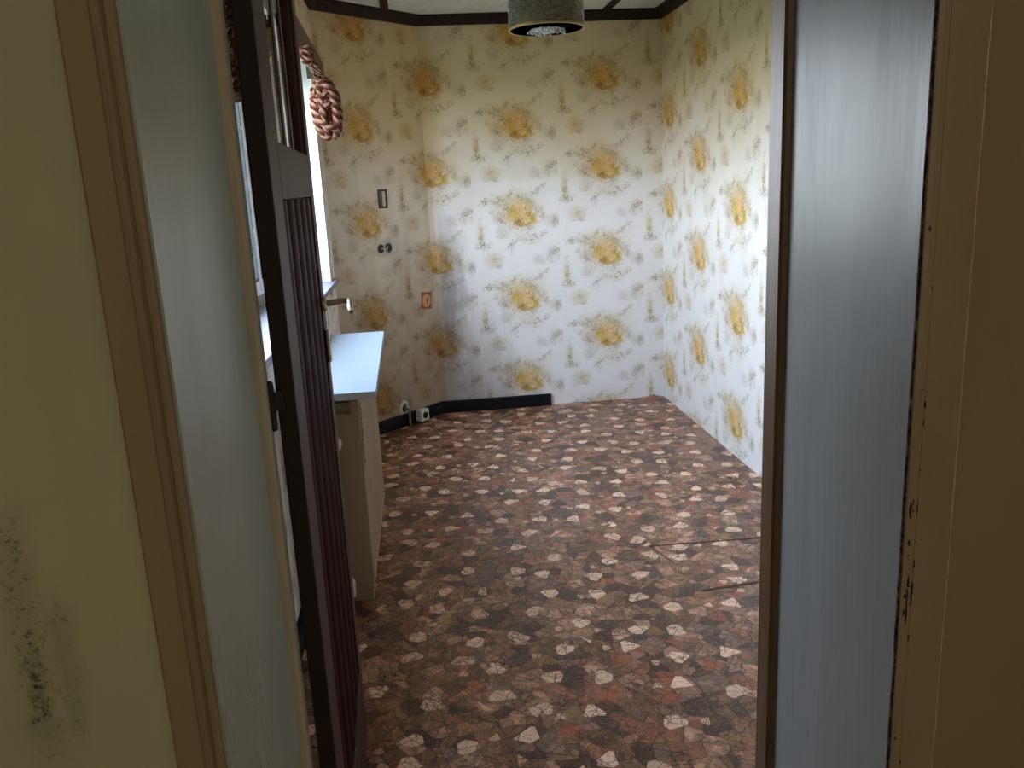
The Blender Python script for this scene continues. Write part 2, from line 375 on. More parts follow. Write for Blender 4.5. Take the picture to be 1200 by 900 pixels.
M_sill = paint('pale_sill_laminate', (.27,.26,.35), .35, var=.03, bump=.02)
M_board = paint('white_laminate', (.36,.43,.52), .32, var=.01, stretch=(1,1,1), scale=3, bump=0)
M_boardedge = paint('grey_board_edge', (.42,.43,.44), .6)
M_rad = paint('cream_radiator_enamel', (.34,.26,.17), .5, var=.10)
M_door = wood('dark_red_brown_door', (.040,.015,.014), (.055,.021,.019), .5, spec=.22)
M_slat = wood('dark_red_brown_slats', (.030,.009,.009), (.040,.012,.011), .36, spec=.16); M_slat.node_tree.nodes['Principled BSDF'].inputs['IOR'].default_value = 1.12
M_dooredge = wood('dark_door_edge', (.014,.005,.003), (.02,.008,.005), .7)
M_steel = paint('worn_steel', (.50,.46,.40), .3, var=.2); M_steel.node_tree.nodes['Principled BSDF'].inputs['Metallic'].default_value = .85
M_iron = paint('dark_hinge_iron', (.018,.010,.010), .5)
M_gasket = paint('dark_gasket', (.02,.035,.04), .5)
M_pelmet = wood('brown_pelmet_wood', (.10,.055,.035), (.125,.07,.045), .45)
M_jambL = paint('grey_green_gloss_paint', (.37,.41,.34), .30, var=.09, scale=5, bump=.25, dirt=(.26,.25,.19), dirtamt=.35, bs=30)
M_jambR = paint('grey_gloss_paint', (.38,.395,.40), .29, var=.07, scale=5, bump=.30, dirt=(.24,.22,.18), dirtamt=.25, bs=26, spec=.17)
M_case = paint('tan_casing_paint', (.35,.265,.16), .5, var=.07, scale=7, dirt=(.24,.16,.08), dirtamt=.4)
M_stopL = paint('cream_stop_paint', (.48,.40,.27), .5, var=.14, scale=20)
M_stopR = wood('brown_varnished_stop', (.21,.115,.055), (.15,.08,.04), .4)
M_hallR = paint('brown_beige_hall_paint', (.34,.24,.135), .6, var=.06, scale=3, stretch=(1,1,.4))
M_crack = paint('black_gap', (.008,.006,.005), .9)
M_chip = paint('pale_paint_ridge', (.60,.49,.33), .5)
M_hall = paint('hall_plain_plaster', (.45,.41,.32), .8)
M_plaster = paint('old_plaster', (.52,.50,.46), .9, bump=.5, stretch=(1,1,1))
M_hole = paint('socket_hole_dark', (.05,.035,.025), .8)
M_socket = paint('ivory_socket', (.62,.60,.50), .35, var=.03)
M_pipe = paint('rusty_pipe', (.16,.10,.07), .6)
def mould_wall():
    m, t, b = material('olive_cream_plaster_with_mould', .75, spec=.3)
    P = pos(t); s = t.n('ShaderNodeSeparateXYZ'); t.set(s.inputs[0], P)
    n = t.noise(t.mapping(P, sc=(1,1,.4)), 3.5, 5, .6)
    col = t.mix(t.rng(n, .3,.7), (.62,.60,.40), (.54,.53,.35))
    fine = t.noise(P, 110, 5, .8); mid = t.noise(P, 16, 4, .65)
    def strip(x0, wd, z0, z1, amt, col, th=.52):
        d = t.m('ADD', t.m('ABSOLUTE', t.m('SUBTRACT', t.m('ADD', s.outputs[0], t.m('MULTIPLY', s.outputs[2], 0.0)), x0)), t.m('MULTIPLY', t.m('SUBTRACT', mid, .5), .05))
        f = t.m('MULTIPLY', t.rng(d, wd*.1, wd*1.5, 1., 0.), t.rng(t.m('ABSOLUTE', t.m('SUBTRACT', s.outputs[2], (z0+z1)/2)), (z1-z0)*.3, (z1-z0)*.55, 1., 0.))
        sp_ = t.rng(t.m('ADD', t.m('MULTIPLY', fine, .7), t.m('MULTIPLY', mid, .3)), th, th+.09)
        g = t.m('ADD', t.m('MULTIPLY', sp_, amt), .22)
        return t.mix(t.m('MULTIPLY', f, g), col, (.075,.07,.05))
    col = strip(-.457, .022, .78, 1.10, .75, col); col = strip(-.421, .014, .80, 1.0, .6, col, .54); col = strip(-.458, .010, .84, .92, .8, col, .47)
    t.set(b.inputs['Base Color'], col)
    t.set(b.inputs['Normal'], t.bump(t.noise(P, 40, 4, .6), .2, .004))
    return m
M_mould = mould_wall()
def glassy(name, fac=.08, tint=(1,1,1)):
    m = bpy.data.materials.new(name); m.use_nodes = True; t = NT(m.node_tree); m.node_tree.nodes.clear()
    o = t.n('ShaderNodeOutputMaterial'); tr = t.n('ShaderNodeBsdfTransparent'); gl = t.n('ShaderNodeBsdfGlossy'); mx = t.n('ShaderNodeMixShader'); lw = t.n('ShaderNodeLayerWeight')
    tr.inputs[0].default_value = (*tint,1); gl.inputs['Roughness'].default_value = .03; 
    t.set(mx.inputs[0], t.m('MULTIPLY_ADD', t.m('POWER', lw.outputs['Facing'], 5), .5, .04)); t.set(mx.inputs[1], tr.outputs[0]); t.set(mx.inputs[2], gl.outputs[0]); t.set(o.inputs[0], mx.outputs[0])
    return m
M_glass = glassy('window_glass')

# ---------------------------------------------------------------- room shell
XL, XR, YB, ZC = -.48, 1.517, 5.205, 2.37
CX = .06                                           # where the slanted corner meets the back wall
DY = YB - (CX - XL)                                # ... and where it meets the left wall
Y0, Y1 = .88, 1.235                                # hall face and room face of the doorway wall
def wallquad(name, a, b, z0, z1, thick, mat, uf, label, holes=()):
    """wall slab from a to b (interior on the left of a->b is -n); uv by distance"""
    a, b = Vector(a), Vector(b); d = (b-a); L = d.length; d.normalize(); n = Vector((d.y, -d.x))   # outward
    bm = bmesh.new(); uvl = bm.loops.layers.uv.new('UVMap')
    rects = [(0, L, z0, z1)]
    for (s0, s1, h0, h1) in holes:
        rects = [(0, s0, z0, z1), (s1, L, z0, z1), (s0, s1, z0, h0), (s0, s1, h1, z1)]
    for (s0, s1, h0, h1) in rects:
        if s1-s0 < 1e-4 or h1-h0 < 1e-4: continue
        c = []
        for off in (0, thick):
            for (s, h) in ((s0,h0),(s1,h0),(s1,h1),(s0,h1)):
                q = a + d*s + n*off; c.append(bm.verts.new((q.x, q.y, h)))
        for f in ((0,1,2,3),(7,6,5,4),(0,4,5,1),(1,5,6,2),(2,6,7,3),(3,7,4,0)):
            fc = bm.faces.new([c[i] for i in f])
            for l in fc.loops:
                s = (Vector((l.vert.co.x, l.vert.co.y)) - a).dot(d)
                l[uvl].uv = uf(s, l.vert.co.z)
    bmesh.ops.recalc_face_normals(bm, faces=bm.faces)
    o = obj(name, bm, mat); tag(o, label, 'wall', kind='structure'); return o
VZ = lambda z: (z-.187)/.5225
# walls run so that "outward" is to the right of the direction of travel (room interior on the left)
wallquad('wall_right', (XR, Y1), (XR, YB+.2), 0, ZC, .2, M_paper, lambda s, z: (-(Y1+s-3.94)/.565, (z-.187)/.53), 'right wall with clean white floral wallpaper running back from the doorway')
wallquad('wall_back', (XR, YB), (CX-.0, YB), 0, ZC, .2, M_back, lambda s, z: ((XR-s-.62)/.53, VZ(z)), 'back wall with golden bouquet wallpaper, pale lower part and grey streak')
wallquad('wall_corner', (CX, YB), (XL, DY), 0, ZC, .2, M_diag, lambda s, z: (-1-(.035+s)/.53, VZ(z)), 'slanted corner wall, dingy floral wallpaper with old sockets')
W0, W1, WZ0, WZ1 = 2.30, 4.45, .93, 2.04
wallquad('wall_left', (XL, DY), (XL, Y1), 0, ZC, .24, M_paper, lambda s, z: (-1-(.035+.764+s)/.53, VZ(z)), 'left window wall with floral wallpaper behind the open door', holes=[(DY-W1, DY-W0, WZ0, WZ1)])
# doorway wall in three pieces, hall side painted differently left and right
JL, JR = -.2665, .5445
bm = bmesh.new(); box(bm, -1.3, JL-.012, Y0, Y1, 0, ZC)
tag(obj('wall_front_left', bm, M_mould), 'olive cream hall wall left of the doorway with black mould specks', 'wall', kind='structure')
bm = bmesh.new(); box(bm, JR+.02, 2.2, Y0, Y1, 0, ZC)
tag(obj('wall_front_right', bm, M_hallR), 'brown beige hall wall right of the doorway casing', 'wall', kind='structure')
bm = bmesh.new(); box(bm, JL-.012, JR+.02, Y0, Y1, 2.04, ZC)
tag(obj('wall_front_top', bm, M_hall), 'wall piece above the doorway', 'wall', kind='structure')
bm = bmesh.new(); box(bm, XL-.24, XR+.2, Y1, YB+.3, -.12, 0)
fl = obj('floor', bm, M_lino); tag(fl, 'brown linoleum floor printed with broken white and red stones', 'floor', kind='structure')
bm = bmesh.new(); box(bm, -1.3, 2.2, -1.6, Y1, -.12, 0)
tag(obj('floor_hall', bm, M_hall), 'hall floor before the doorway', 'floor', kind='structure')
bm = bmesh.new(); box(bm, XL-.24, XR+.2, Y1, YB+.3, ZC, ZC+.12)
ce = obj('ceiling', bm, M_white); tag(ce, 'off-white ceiling with dark brown battens', 'ceiling', kind='structure')
for bxn in (-.105, 1.17):
    obj('batten', bx(bxn-.022, bxn+.022, Y1, YB, ZC-.012, ZC+.002, bev=.003), M_trimb, ce)
bm = bmesh.new(); box(bm, -1.3, 2.2, -1.6, Y1, ZC, ZC+.12)
tag(obj('ceiling_hall', bm, M_hall), 'hall ceiling before the doorway', 'ceiling', kind='structure')
for nm, a in (('wall_hall_left', (-1.4,-1.3,-1.6,Y0)), ('wall_hall_right', (2.2,2.3,-1.6,Y0)), ('wall_hall_back', (-1.4,2.3,-1.7,-1.6))):
    tag(obj(nm, bx(*a, 0, ZC), M_hall), {'wall_hall_left':'left hall wall','wall_hall_right':'right hall wall','wall_hall_back':'hall wall facing the doorway'}[nm], 'wall', kind='structure')
# crown trims
def crown(name, a, b, label):
    a, b = Vector(a), Vector(b); d = (b-a).normalized(); n = Vector((-d.y, d.x))
    prof = ((0,0),(.05,0),(.05,-.012),(.035,-.03),(.022,-.055),(0,-.055))
    bm = bmesh.new(); rings = []
    for p in (a, b):
        rings.append([bm.verts.new((p.x+n.x*o, p.y+n.y*o, ZC+h)) for o, h in prof])
    k = len(prof)
    for i in range(k): bm.faces.new((rings[0][i], rings[0][(i+1)%k], rings[1][(i+1)%k], rings[1][i]))
    bm.faces.new(rings[0]); bm.faces.new(rings[1]); bmesh.ops.recalc_face_normals(bm, faces=bm.faces)
    tag(obj(name, bm, M_trimb), label, 'trim', kind='structure')
crown('trim_1', (XR+.0,YB), (CX-.02,YB), 'dark brown ceiling trim along the back wall')
crown('trim_2', (CX+.015,YB+.015), (XL-.01,DY-.01), 'dark brown ceiling trim over the slanted corner')
crown('trim_3', (XR,Y1), (XR,YB), 'dark brown ceiling trim along the right wall')
crown('trim_4', (XL,DY+.02), (XL,Y1), 'dark brown ceiling trim along the window wall')
# black baseboard
def base(name, pts, label):
    h, th = .075, .022
    bm = bmesh.new()
    for a, b in zip(pts[:-1], pts[1:]):
        a, b = Vector(a), Vector(b); d = (b-a).normalized(); n = Vector((-d.y, d.x))
        prof = ((0,0),(th,0),(th,h-.006),(th-.006,h),(0,h)); rings = []
        for p, ext in ((a, -.008 if a != Vector(pts[0]) else 0), (b, .008 if b != Vector(pts[-1]) else 0)):
            p = p + d*ext
            rings.append([bm.verts.new((p.x+n.x*o, p.y+n.y*o, z)) for o, z in prof])
        k = len(prof)
        for i in range(k): bm.faces.new((rings[0][i], rings[0][(i+1)%k], rings[1][(i+1)%k], rings[1][i]))
        bm.faces.new(rings[0]); bm.faces.new(rings[1])
    bmesh.ops.recalc_face_normals(bm, faces=bm.faces)
    tag(obj(name, bm, M_black), label, 'baseboard', kind='structure')
base('baseboard_back', [(.765,YB-.001), (CX,YB-.001)], 'black baseboard ending partway along the back wall')
base('baseboard_corner', [(CX+.008,YB+.006), (XL+.0,DY)], 'black baseboard along the slanted corner wall')
base('baseboard_left', [(XL,DY), (XL,Y1)], 'black baseboard under the window behind the door')
# lino patch seams, proud by a millimetre
def ribbon(name, pts, wd, mat, label, z=.0):
    bm = bmesh.new(); random.seed(3); prev = None
    for (x0,y0),(x1,y1) in zip(pts[:-1], pts[1:]):
        n = 22; d = Vector((x1-x0,y1-y0)).normalized(); pn = Vector((-d.y,d.x))
        for i in range(n+1):
            f = i/n; q = Vector((x0+(x1-x0)*f, y0+(y1-y0)*f)) + pn*random.uniform(-.002,.002)
            wv = wd*(.7+.6*random.random())
            cur = [bm.verts.new((q.x+pn.x*o, q.y+pn.y*o, z+h)) for o, h in ((-wv/2,0),(-wv/3,.0022),(wv/3,.0022),(wv/2,0))]
            if prev:
                for k in range(3): bm.faces.new((prev[k],prev[k+1],cur[k+1],cur[k]))
            prev = cur
        prev = None
    bmesh.ops.recalc_face_normals(bm, faces=bm.faces)
    o = obj(name, bm, mat, fl); o['label'] = label
ribbon('lino_seam', [(.805,2.965),(1.30,2.945),(1.515,2.93)], .009, M_seam, 'brown open seam between lino sheets')
ribbon('lino_seam', [(.88,2.575),(1.13,2.60),(1.515,2.64)], .016, M_seam, 'wider brown open seam nearer the doorway')
ribbon('lino_seam', [(.805,2.965),(.85,2.80)], .0025, M_seam, 'short faint seam running toward the doorway')
# curled lino edge in the far right corner
bm = bmesh.new(); prev = None
for i in range(13):
    f = i/12; x = XR-.16+.14*f; hgt = .012*math.sin(math.pi*f)
    cur = [bm.verts.new((x, YB-.001, hgt+.001)), bm.verts.new((x, YB-.05, hgt*.7+.001)), bm.verts.new((x, YB-.10-.02*math.sin(6*f), .0008))]
    if prev: [bm.faces.new((prev[k],prev[k+1],cur[k+1],cur[k])) for k in range(2)]
    prev = cur
bmesh.ops.recalc_face_normals(bm, faces=bm.faces)
o = obj('lino_curl', bm, M_lino, fl); o['label'] = 'curled lino edge in the far right corner'

# ---------------------------------------------------------------- doorway: jambs, stops, casings
def quadprism(name, pts, mat, label, z0=0, z1=2.04, cat='door frame'):
    bm = bmesh.new(); prism(bm, pts, z0, z1); return tag(obj(name, bm, mat), label, cat, kind='structure')
quadprism('trim_5', [(JL+.0055,Y0-.012),(JL+.0105,Y1+.004),(JL-.011,Y1+.004),(JL-.011,Y0-.012)], M_jambL, 'grey green painted reveal on the left of the doorway')
quadprism('trim_6', [(JR-.0055,Y0-.012),(JR+.0005,Y1-.02),(JR+.019,Y1-.02),(JR+.019,Y0-.012)], M_jambR, 'glossy grey painted reveal on the right of the doorway')
quadprism('trim_7', [(JL+.010,1.228),(JL+.018,1.231),(JL+.0225,1.236),(JL+.0225,1.262),(JL-.06,1.262),(JL-.06,1.2365),(JL+.010,1.2365)], M_stopL, 'cream painted frame edge behind the left reveal')
quadprism('trim_8', [(JR+.0004,1.213),(JR-.007,1.2145),(JR-.011,1.219),(JR-.011,1.262),(JR+.06,1.262),(JR+.06,1.236),(JR+.0004,1.236)], M_stopR, 'brown varnished frame edge behind the right reveal')
quadprism('trim_9', [(JL-.01,Y0-.012),(JL-.01,Y1+.02),(JR+.018,Y1+.02),(JR+.018,Y0-.012)], M_jambL, 'head of the door frame above the opening', 2.025, 2.05)
CO = -.3185
prof = [(CO,Y0+.001),(CO,.867),(CO+.003,.864),(CO+.030,.864),(CO+.0315,.867),(CO+.034,.867),(CO+.036,.862),(CO+.041,.861),(CO+.043,.865),(CO+.0455,.862),(CO+.0500,.861),(CO+.0530,.863),(CO+.0545,.868),(CO+.0545,Y0+.001)]
quadprism('trim_10', prof, M_case, 'tan moulded door casing left of the opening', cat='casing')
ro = .6005
prof = [(ro,Y0+.001),(ro,.8665),(ro-.002,.8645),(JR+.012,.8645),(JR+.009,.862),(JR+.003,.862),(JR-.002,.864),(JR-.0035,.868),(JR-.0035,Y0+.001)]
quadprism('trim_11', prof, M_case, 'tan door casing right of the opening with chipped inner edge', cat='casing')
quadprism('trim_12', [(CO,.865),(ro,.865),(ro,Y0+.001),(CO,Y0+.001)], M_case, 'tan casing over the head of the doorway', 2.05, 2.13, 'casing')
def jag(name, x, y, z0, z1, w0, parent_label, mat, seed, nrm=-1, step=.006, cat='crack', lean=0, var=1.0, face='y'):
    """thin irregular upright sliver lying on the surface"""
    bm = bmesh.new(); random.seed(seed); z = z0; prev = None; drift = 0
    while z < z1:
        drift = .85*drift + random.uniform(-1,1)*.0004
        wv = w0*max(.12, 1+var*random.gauss(0,.45))
        if face == 'y': cur = [bm.verts.new((x+lean*(z-z0)+drift-wv/2, y, z)), bm.verts.new((x+lean*(z-z0)+drift, y+nrm*.0006, z)), bm.verts.new((x+lean*(z-z0)+drift+wv/2, y, z))]
        else: cur = [bm.verts.new((x, y+drift-wv/2, z)), bm.verts.new((x+nrm*.0006, y+drift, z)), bm.verts.new((x, y+drift+wv/2, z))]
        if prev: [bm.faces.new((prev[k],prev[k+1],cur[k+1],cur[k])) for k in range(2)]
        prev = cur; z += step*random.uniform(.5,1.5)
    return bm
tag(obj('trim_13', jag('', CO-.0012, Y0-.0006, .2, 2.04, .0019, '', M_crack, 5, var=.8), M_crack), 'ragged dark gap between left casing and mouldy wall', 'gap', kind='structure')
tag(obj('trim_14', jag('', JR-.0042, .8655, .2, 2.04, .0022, '', M_crack, 8, var=.9), M_crack), 'ragged dark gap between right reveal and casing', 'gap', kind='structure')
tag(obj('trim_15', jag('', ro+.0005, .8660, .2, 2.04, .0017, '', M_chip, 9, var=.6), M_chip), 'pale worn ridge along the outer edge of the right casing', 'ridge', kind='structure')
# chipped paint flakes on the right casing
random.seed(12); bm = bmesh.new()
for k in range(46):
    x = JR + random.choice((.001,.002,.004,.006,.009,.0095,.010)) ; z = random.choice((random.uniform(.62,1.35), random.uniform(.85,1.02)))
    a = random.uniform(.0006,.0018); h = random.uniform(.001,.006)*random.choice((1,1,3))
    vs = [bm.verts.new((x+a*random.uniform(.6,1)*math.cos(q), .8613, z+h*math.sin(q)*random.uniform(.6,1))) for q in [i*math.pi/3 for i in range(6)]]
    bm.faces.new(vs)
bmesh.ops.recalc_face_normals(bm, faces=bm.faces)
tag(obj('trim_16', bm, M_crack), 'scatter of dark paint chips on the right casing', 'chips', kind='structure')

# ---------------------------------------------------------------- window in the left wall
win = empty('window_1', (-.70, 3.375, .99)); tag(win, 'white framed window in the left wall behind the open door', 'window', kind='structure')
def wpart(name, bm, mat, parent):
    o = obj(name, bm, mat, parent); o.matrix_parent_inverse = Matrix.Translation(parent.location).inverted(); return o
WB = 1.00
wpart('window_board_rail', bx(-.74,-.684, W0,W1, WZ0,WB, bev=.002), M_railp, win)
bm = bmesh.new(); fx0, fx1 = -.74, -.685
box(bm, fx0,fx1, W0,W0+.05, WZ0,WZ1); box(bm, fx0,fx1, W1-.05,W1, WZ0,WZ1); box(bm, fx0,fx1, W0+.05,W1-.05, WB,WB+.03); box(bm, fx0,fx1, W0+.05,W1-.05, WZ1-.05,WZ1)
fr = wpart('window_frame', bm, M_pvc, win)
ymid = 3.57
for (a, b_) in ((W0+.045, ymid), (ymid+.004, W1-.045)):
    bm = bmesh.new(); s0, s1 = -.73, -.672; sw = .040; zl, zh = WB+.025, WZ1-.045
    box(bm, s0,s1, a,a+sw, zl,zh, bev=.004); box(bm, s0,s1, b_-sw,b_, zl,zh, bev=.004); box(bm, s0,s1, a+sw,b_-sw, zl,zl+sw, bev=.004); box(bm, s0,s1, a+sw,b_-sw, zh-sw,zh, bev=.004)
    sash = wpart('sash', bm, M_pvc, win)
    bm = bmesh.new(); g0, g1 = -.704, -.699
    box(bm, g0,g1, a+sw,b_-sw, zl+sw,zh-sw)
    o = obj('pane', bm, M_glass, sash)
    bm = bmesh.new(); gw = .012; x0, x1 = -.700, -.669
    box(bm, x0,x1, a+sw,a+sw+gw, zl+sw,zh-sw); box(bm, x0,x1, b_-sw-gw,b_-sw, zl+sw,zh-sw); box(bm, x0,x1, a+sw,b_-sw, zl+sw,zl+sw+gw); box(bm, x0,x1, a+sw,b_-sw, zh-sw-gw,zh-sw)
    o = obj('gasket', bm, M_gasket, sash)
# linings of the reveal and the sill board
bm = bmesh.new(); box(bm, -.685, XL+.001, W1-.004, W1+.002, WZ0+.02, WZ1); box(bm, -.685, XL+.001, W0-.002, W0+.004, WZ0+.02, WZ1); box(bm, -.685, XL+.001, W0, W1, WZ1-.004, WZ1+.002)
wpart('reveal_lining', bm, M_lining, win)
wpart('window_sill', bx(-.685, XL+.028, W0-.14, W1+.16, .930, .955, bev=.004), M_sill, win)

# ---------------------------------------------------------------- open door (slatted, dark)
ang = -math.atan(.05)
door = empty('door_1', (-.2055, 1.272, .01), 0); tag(door, 'dark red-brown ribbed door standing open into the room on the left', 'door', kind='structure')
# local frame: x = along the leaf away from the hinges, y = through the leaf (0 = visible face, + = behind), z up
dirv = Vector((-.039, 1, 0)).normalized(); nrm = Vector((-dirv.y, dirv.x, 0))
door.matrix_world = Matrix(((dirv.x, nrm.x, 0, -.2075), (dirv.y, nrm.y, 0, 1.272), (0,0,1,.01), (0,0,0,1)))
DW, DT, DH = .735, .0285, 1.99
def dpart(name, bm, mat, parent=None, label=None):
    o = obj(name, bm, mat, parent or door)
    if label: o['label'] = label
    return o
bm = bmesh.new(); s = .115
def dedge(bm):
    for f in bm.faces:
        if f.normal.x < -.9 and f.calc_center_median().x < .01: f.material_index = 1
b2 = bx(0,s,0,DT,0,DH,bev=.003); b2.normal_update(); dedge(b2); dpart('hinge_stile', b2, [M_door, M_dooredge])
dpart('lock_stile', bx(DW-.07,DW,0,DT,0,DH,bev=.003), M_door)
Z1_, Z2_ = 1.385, 1.475
dpart('mid_rail', bx(s,DW-.07,0,DT,Z1_,Z2_,bev=.003), M_door)
dpart('top_rail', bx(s,DW-.07,0,DT,DH-.12,DH,bev=.003), M_door)
dpart('bottom_rail', bx(s,DW-.07,0,DT,0,.20,bev=.003), M_door)
dpart('lower_panel', bx(s,DW-.07,.018,.024,.20,Z1_), M_door)
nsl = 5; x0 = s; x1 = DW-.07; pitch_ = (x1-x0)/nsl
for k in range(nsl):
    xc = x0 + pitch_*(k+.5)
    bm = bmesh.new(); hw = pitch_*.36
    prism(bm, [(xc-hw,.018)] + [(xc - hw*math.cos(math.pi*j/10), .018-.017*math.sin(math.pi*j/10)**.8) for j in range(1,10)] + [(xc+hw,.018)], .20, Z1_-.002)
    dpart('slat', bm, M_slat)
dpart('glass_panel', bx(s,DW-.07,.016,.020,Z2_,DH-.12), M_glass)
for k in range(3):
    xc = x0 + (x1-x0)*(k+1)/4
    dpart('glazing_bar', bx(xc-.016,xc+.016,.0145,.0215,Z2_,DH-.12), M_door)
# inner bevel strips round the glass
for (a, b_) in ((s, s+.012), (DW-.082, DW-.07)):
    dpart('glazing_bead', bx(a,b_,.008,.028,Z2_,DH-.12,bev=.002), M_door)
# lever handle, key plate
hx, hz = DW-.062, 1.145
bm = bmesh.new(); lathe(bm, [(.017,0),(.017,-.006),(.013,-.010),(.0,-.010)], 24, (hx,0,hz), 'y'); rose = dpart('rose', bm, M_steel, label='worn metal handle rose')
bm = bmesh.new(); tube(bm, [(hx,-.008,hz),(hx,-.030,hz+.003),(hx,-.050,hz+.005),(hx-.003,-.058,hz+.004),(hx-.012,-.062,hz+.002),(hx-.035,-.063,hz-.004),(hx-.06,-.065,hz-.009),(hx-.075,-.067,hz-.012)], [.0075,.007,.0065,.007,.007,.0062,.0060,.0050], 14)
dpart('lever', bm, M_steel, label='bent metal lever handle')
bm = bmesh.new(); box(bm, hx-.012,hx+.014,-.009,0,hz-.135,hz-.06,bev=.003); kp = dpart('key_plate', bm, M_steel, label='worn metal keyhole plate')
bm = bmesh.new(); lathe(bm, [(.006,-.0095),(.006,-.0102),(0,-.0102)], 12, (hx,0,hz-.085), 'y'); dpart('keyhole', bm, M_crack, kp)
# far-side handle as well
bm = bmesh.new(); tube(bm, [(hx,DT,hz),(hx,DT+.05,hz),(hx-.015,DT+.06,hz),(hx-.11,DT+.06,hz-.006)], .008, 12); dpart('lever', bm, M_steel)
# hinges between stop and leaf (barrels stand on the room side of the frame)
for z in (1.045, .20, 1.72):
    bm = bmesh.new(); lathe(bm, [(0,z-.004),(.004,z-.002),(.0055,z),(.0055,z+.07),(.004,z+.074),(0,z+.076)], 14, (-.012,.0345,0))
    box(bm, -.013,.001,.018,.038,z+.030,z+.058); hg = dpart('hinge', bm, M_iron, label='dark iron hinge with upright barrel')

# ---------------------------------------------------------------- radiator with board on top
rad = empty('radiator', (-.34, 3.06, 0)); tag(rad, 'cream ribbed panel radiator under the window, beside the open door', 'radiator')
def rp_(name, bm, mat, label=None, parent=None):
    o = obj(name, bm, mat, parent or rad)
    if parent is None: o.matrix_parent_inverse = Matrix.Translation(rad.location).inverted()
    if label: o['label'] = label
    return o
ra, rb, rz0, rz1 = 2.62, 3.50, .10, .775
def ribbed(xf, thick, sgn):
    """pressed steel panel: vertical flutes"""
    bm = bmesh.new(); n = 30; pts = []
    for i in range(n*4+1):
        y = ra + (rb-ra)*i/(n*4); ph = (i % 4)
        dx = (0, .0, -.006, -.006)[ph]
        pts.append((xf + sgn*dx, y))
    back = [(xf - sgn*thick, rb), (xf - sgn*thick, ra)]
    prism(bm, pts + back, rz0+.02, rz1-.02)
    # rounded top and bottom rails
    for (za, zb) in ((rz0, rz0+.022), (rz1-.022, rz1)):
        box(bm, min(xf, xf-sgn*thick), max(xf, xf-sgn*thick), ra-.001, rb+.001, za, zb, bev=.006)
    return bm
rp_('front_panel', ribbed(-.236, .028, 1), M_rad)
rp_('rear_panel', ribbed(-.360, .028, -1), M_rad)
bm = bmesh.new()
for i in range(34):
    y = ra+.02 + i*(rb-ra-.04)/34; box(bm, -.333,-.265, y, y+.0015, rz0+.04, rz1-.03)
o = rp_('convector_fins', bm, M_rad); o['kind'] = 'stuff'
rp_('side_cover', bx(-.336,-.262, ra-.004, ra+.002, rz0+.02, rz1-.06), M_rad)
bm = bmesh.new()
for i in range(12):
    z = rz1-.045-.018*i; box(bm, -.2345,-.232, ra+.02, ra+.075, z-.003, z+.003)
rp_('louvre_slots', bm, M_rad, 'row of small slanted louvre slots')
bm = bmesh.new(); lathe(bm, [(0,-.055),(.018,-.055),(.022,-.050),(.022,-.012),(.014,-.006),(.014,0),(0,0)], 20, (-.318, ra-.004, .625), 'y'); rp_('valve_head', bm, M_socket, 'ivory valve head')
bm = bmesh.new(); tube(bm, [(-.318,ra-.03,.64),(-.318,ra-.03,.70)], .006, 10); rp_('vent_key', bm, M_socket)
bm = bmesh.new(); tube(bm, [(-.318,ra-.022,.62),(-.318,ra-.03,.45),(-.318,ra-.03,.15),(-.318,ra-.03,.0)], .009, 12); rp_('supply_pipe', bm, M_rad, 'cream painted pipe')
bm = bmesh.new(); lathe(bm, [(0,.095),(.018,.095),(.022,.105),(.022,.15),(.016,.16),(0,.16)], 18, (-.318, ra-.03, 0)); rp_('lower_fitting', bm, M_plaster, 'whitish lower pipe fitting')
for y in (ra+.12, rb-.12):
    rp_('foot', bx(-.345,-.25, y, y+.03, 0, rz0+.01, bev=.003), M_rad)
# board
bd = empty('shelf_board', (-.33, 3.1, .776)); tag(bd, 'white laminate board lying on top of the radiator under the window', 'board')
bm = bmesh.new()
pts = [(-.172,2.545),(-.190,3.68),(-.475,3.68),(-.475,2.545)]
prism(bm, pts, .777, .800)
bm.normal_update()
for f in bm.faces:
    if abs(f.normal.z) < .5: f.material_index = 0
o = obj('laminate_top', bm, M_board, bd); o.matrix_parent_inverse = Matrix.Translation(bd.location).inverted()
bm = bmesh.new(); prism(bm, [(-.1715,2.5435),(-.1715,2.5452),(-.475,2.5452),(-.475,2.5435)], .7775,.7995)
o = obj('edge_band', bm, M_boardedge, bd); o.matrix_parent_inverse = Matrix.Translation(bd.location).inverted(); o['label'] = 'grey edge band'

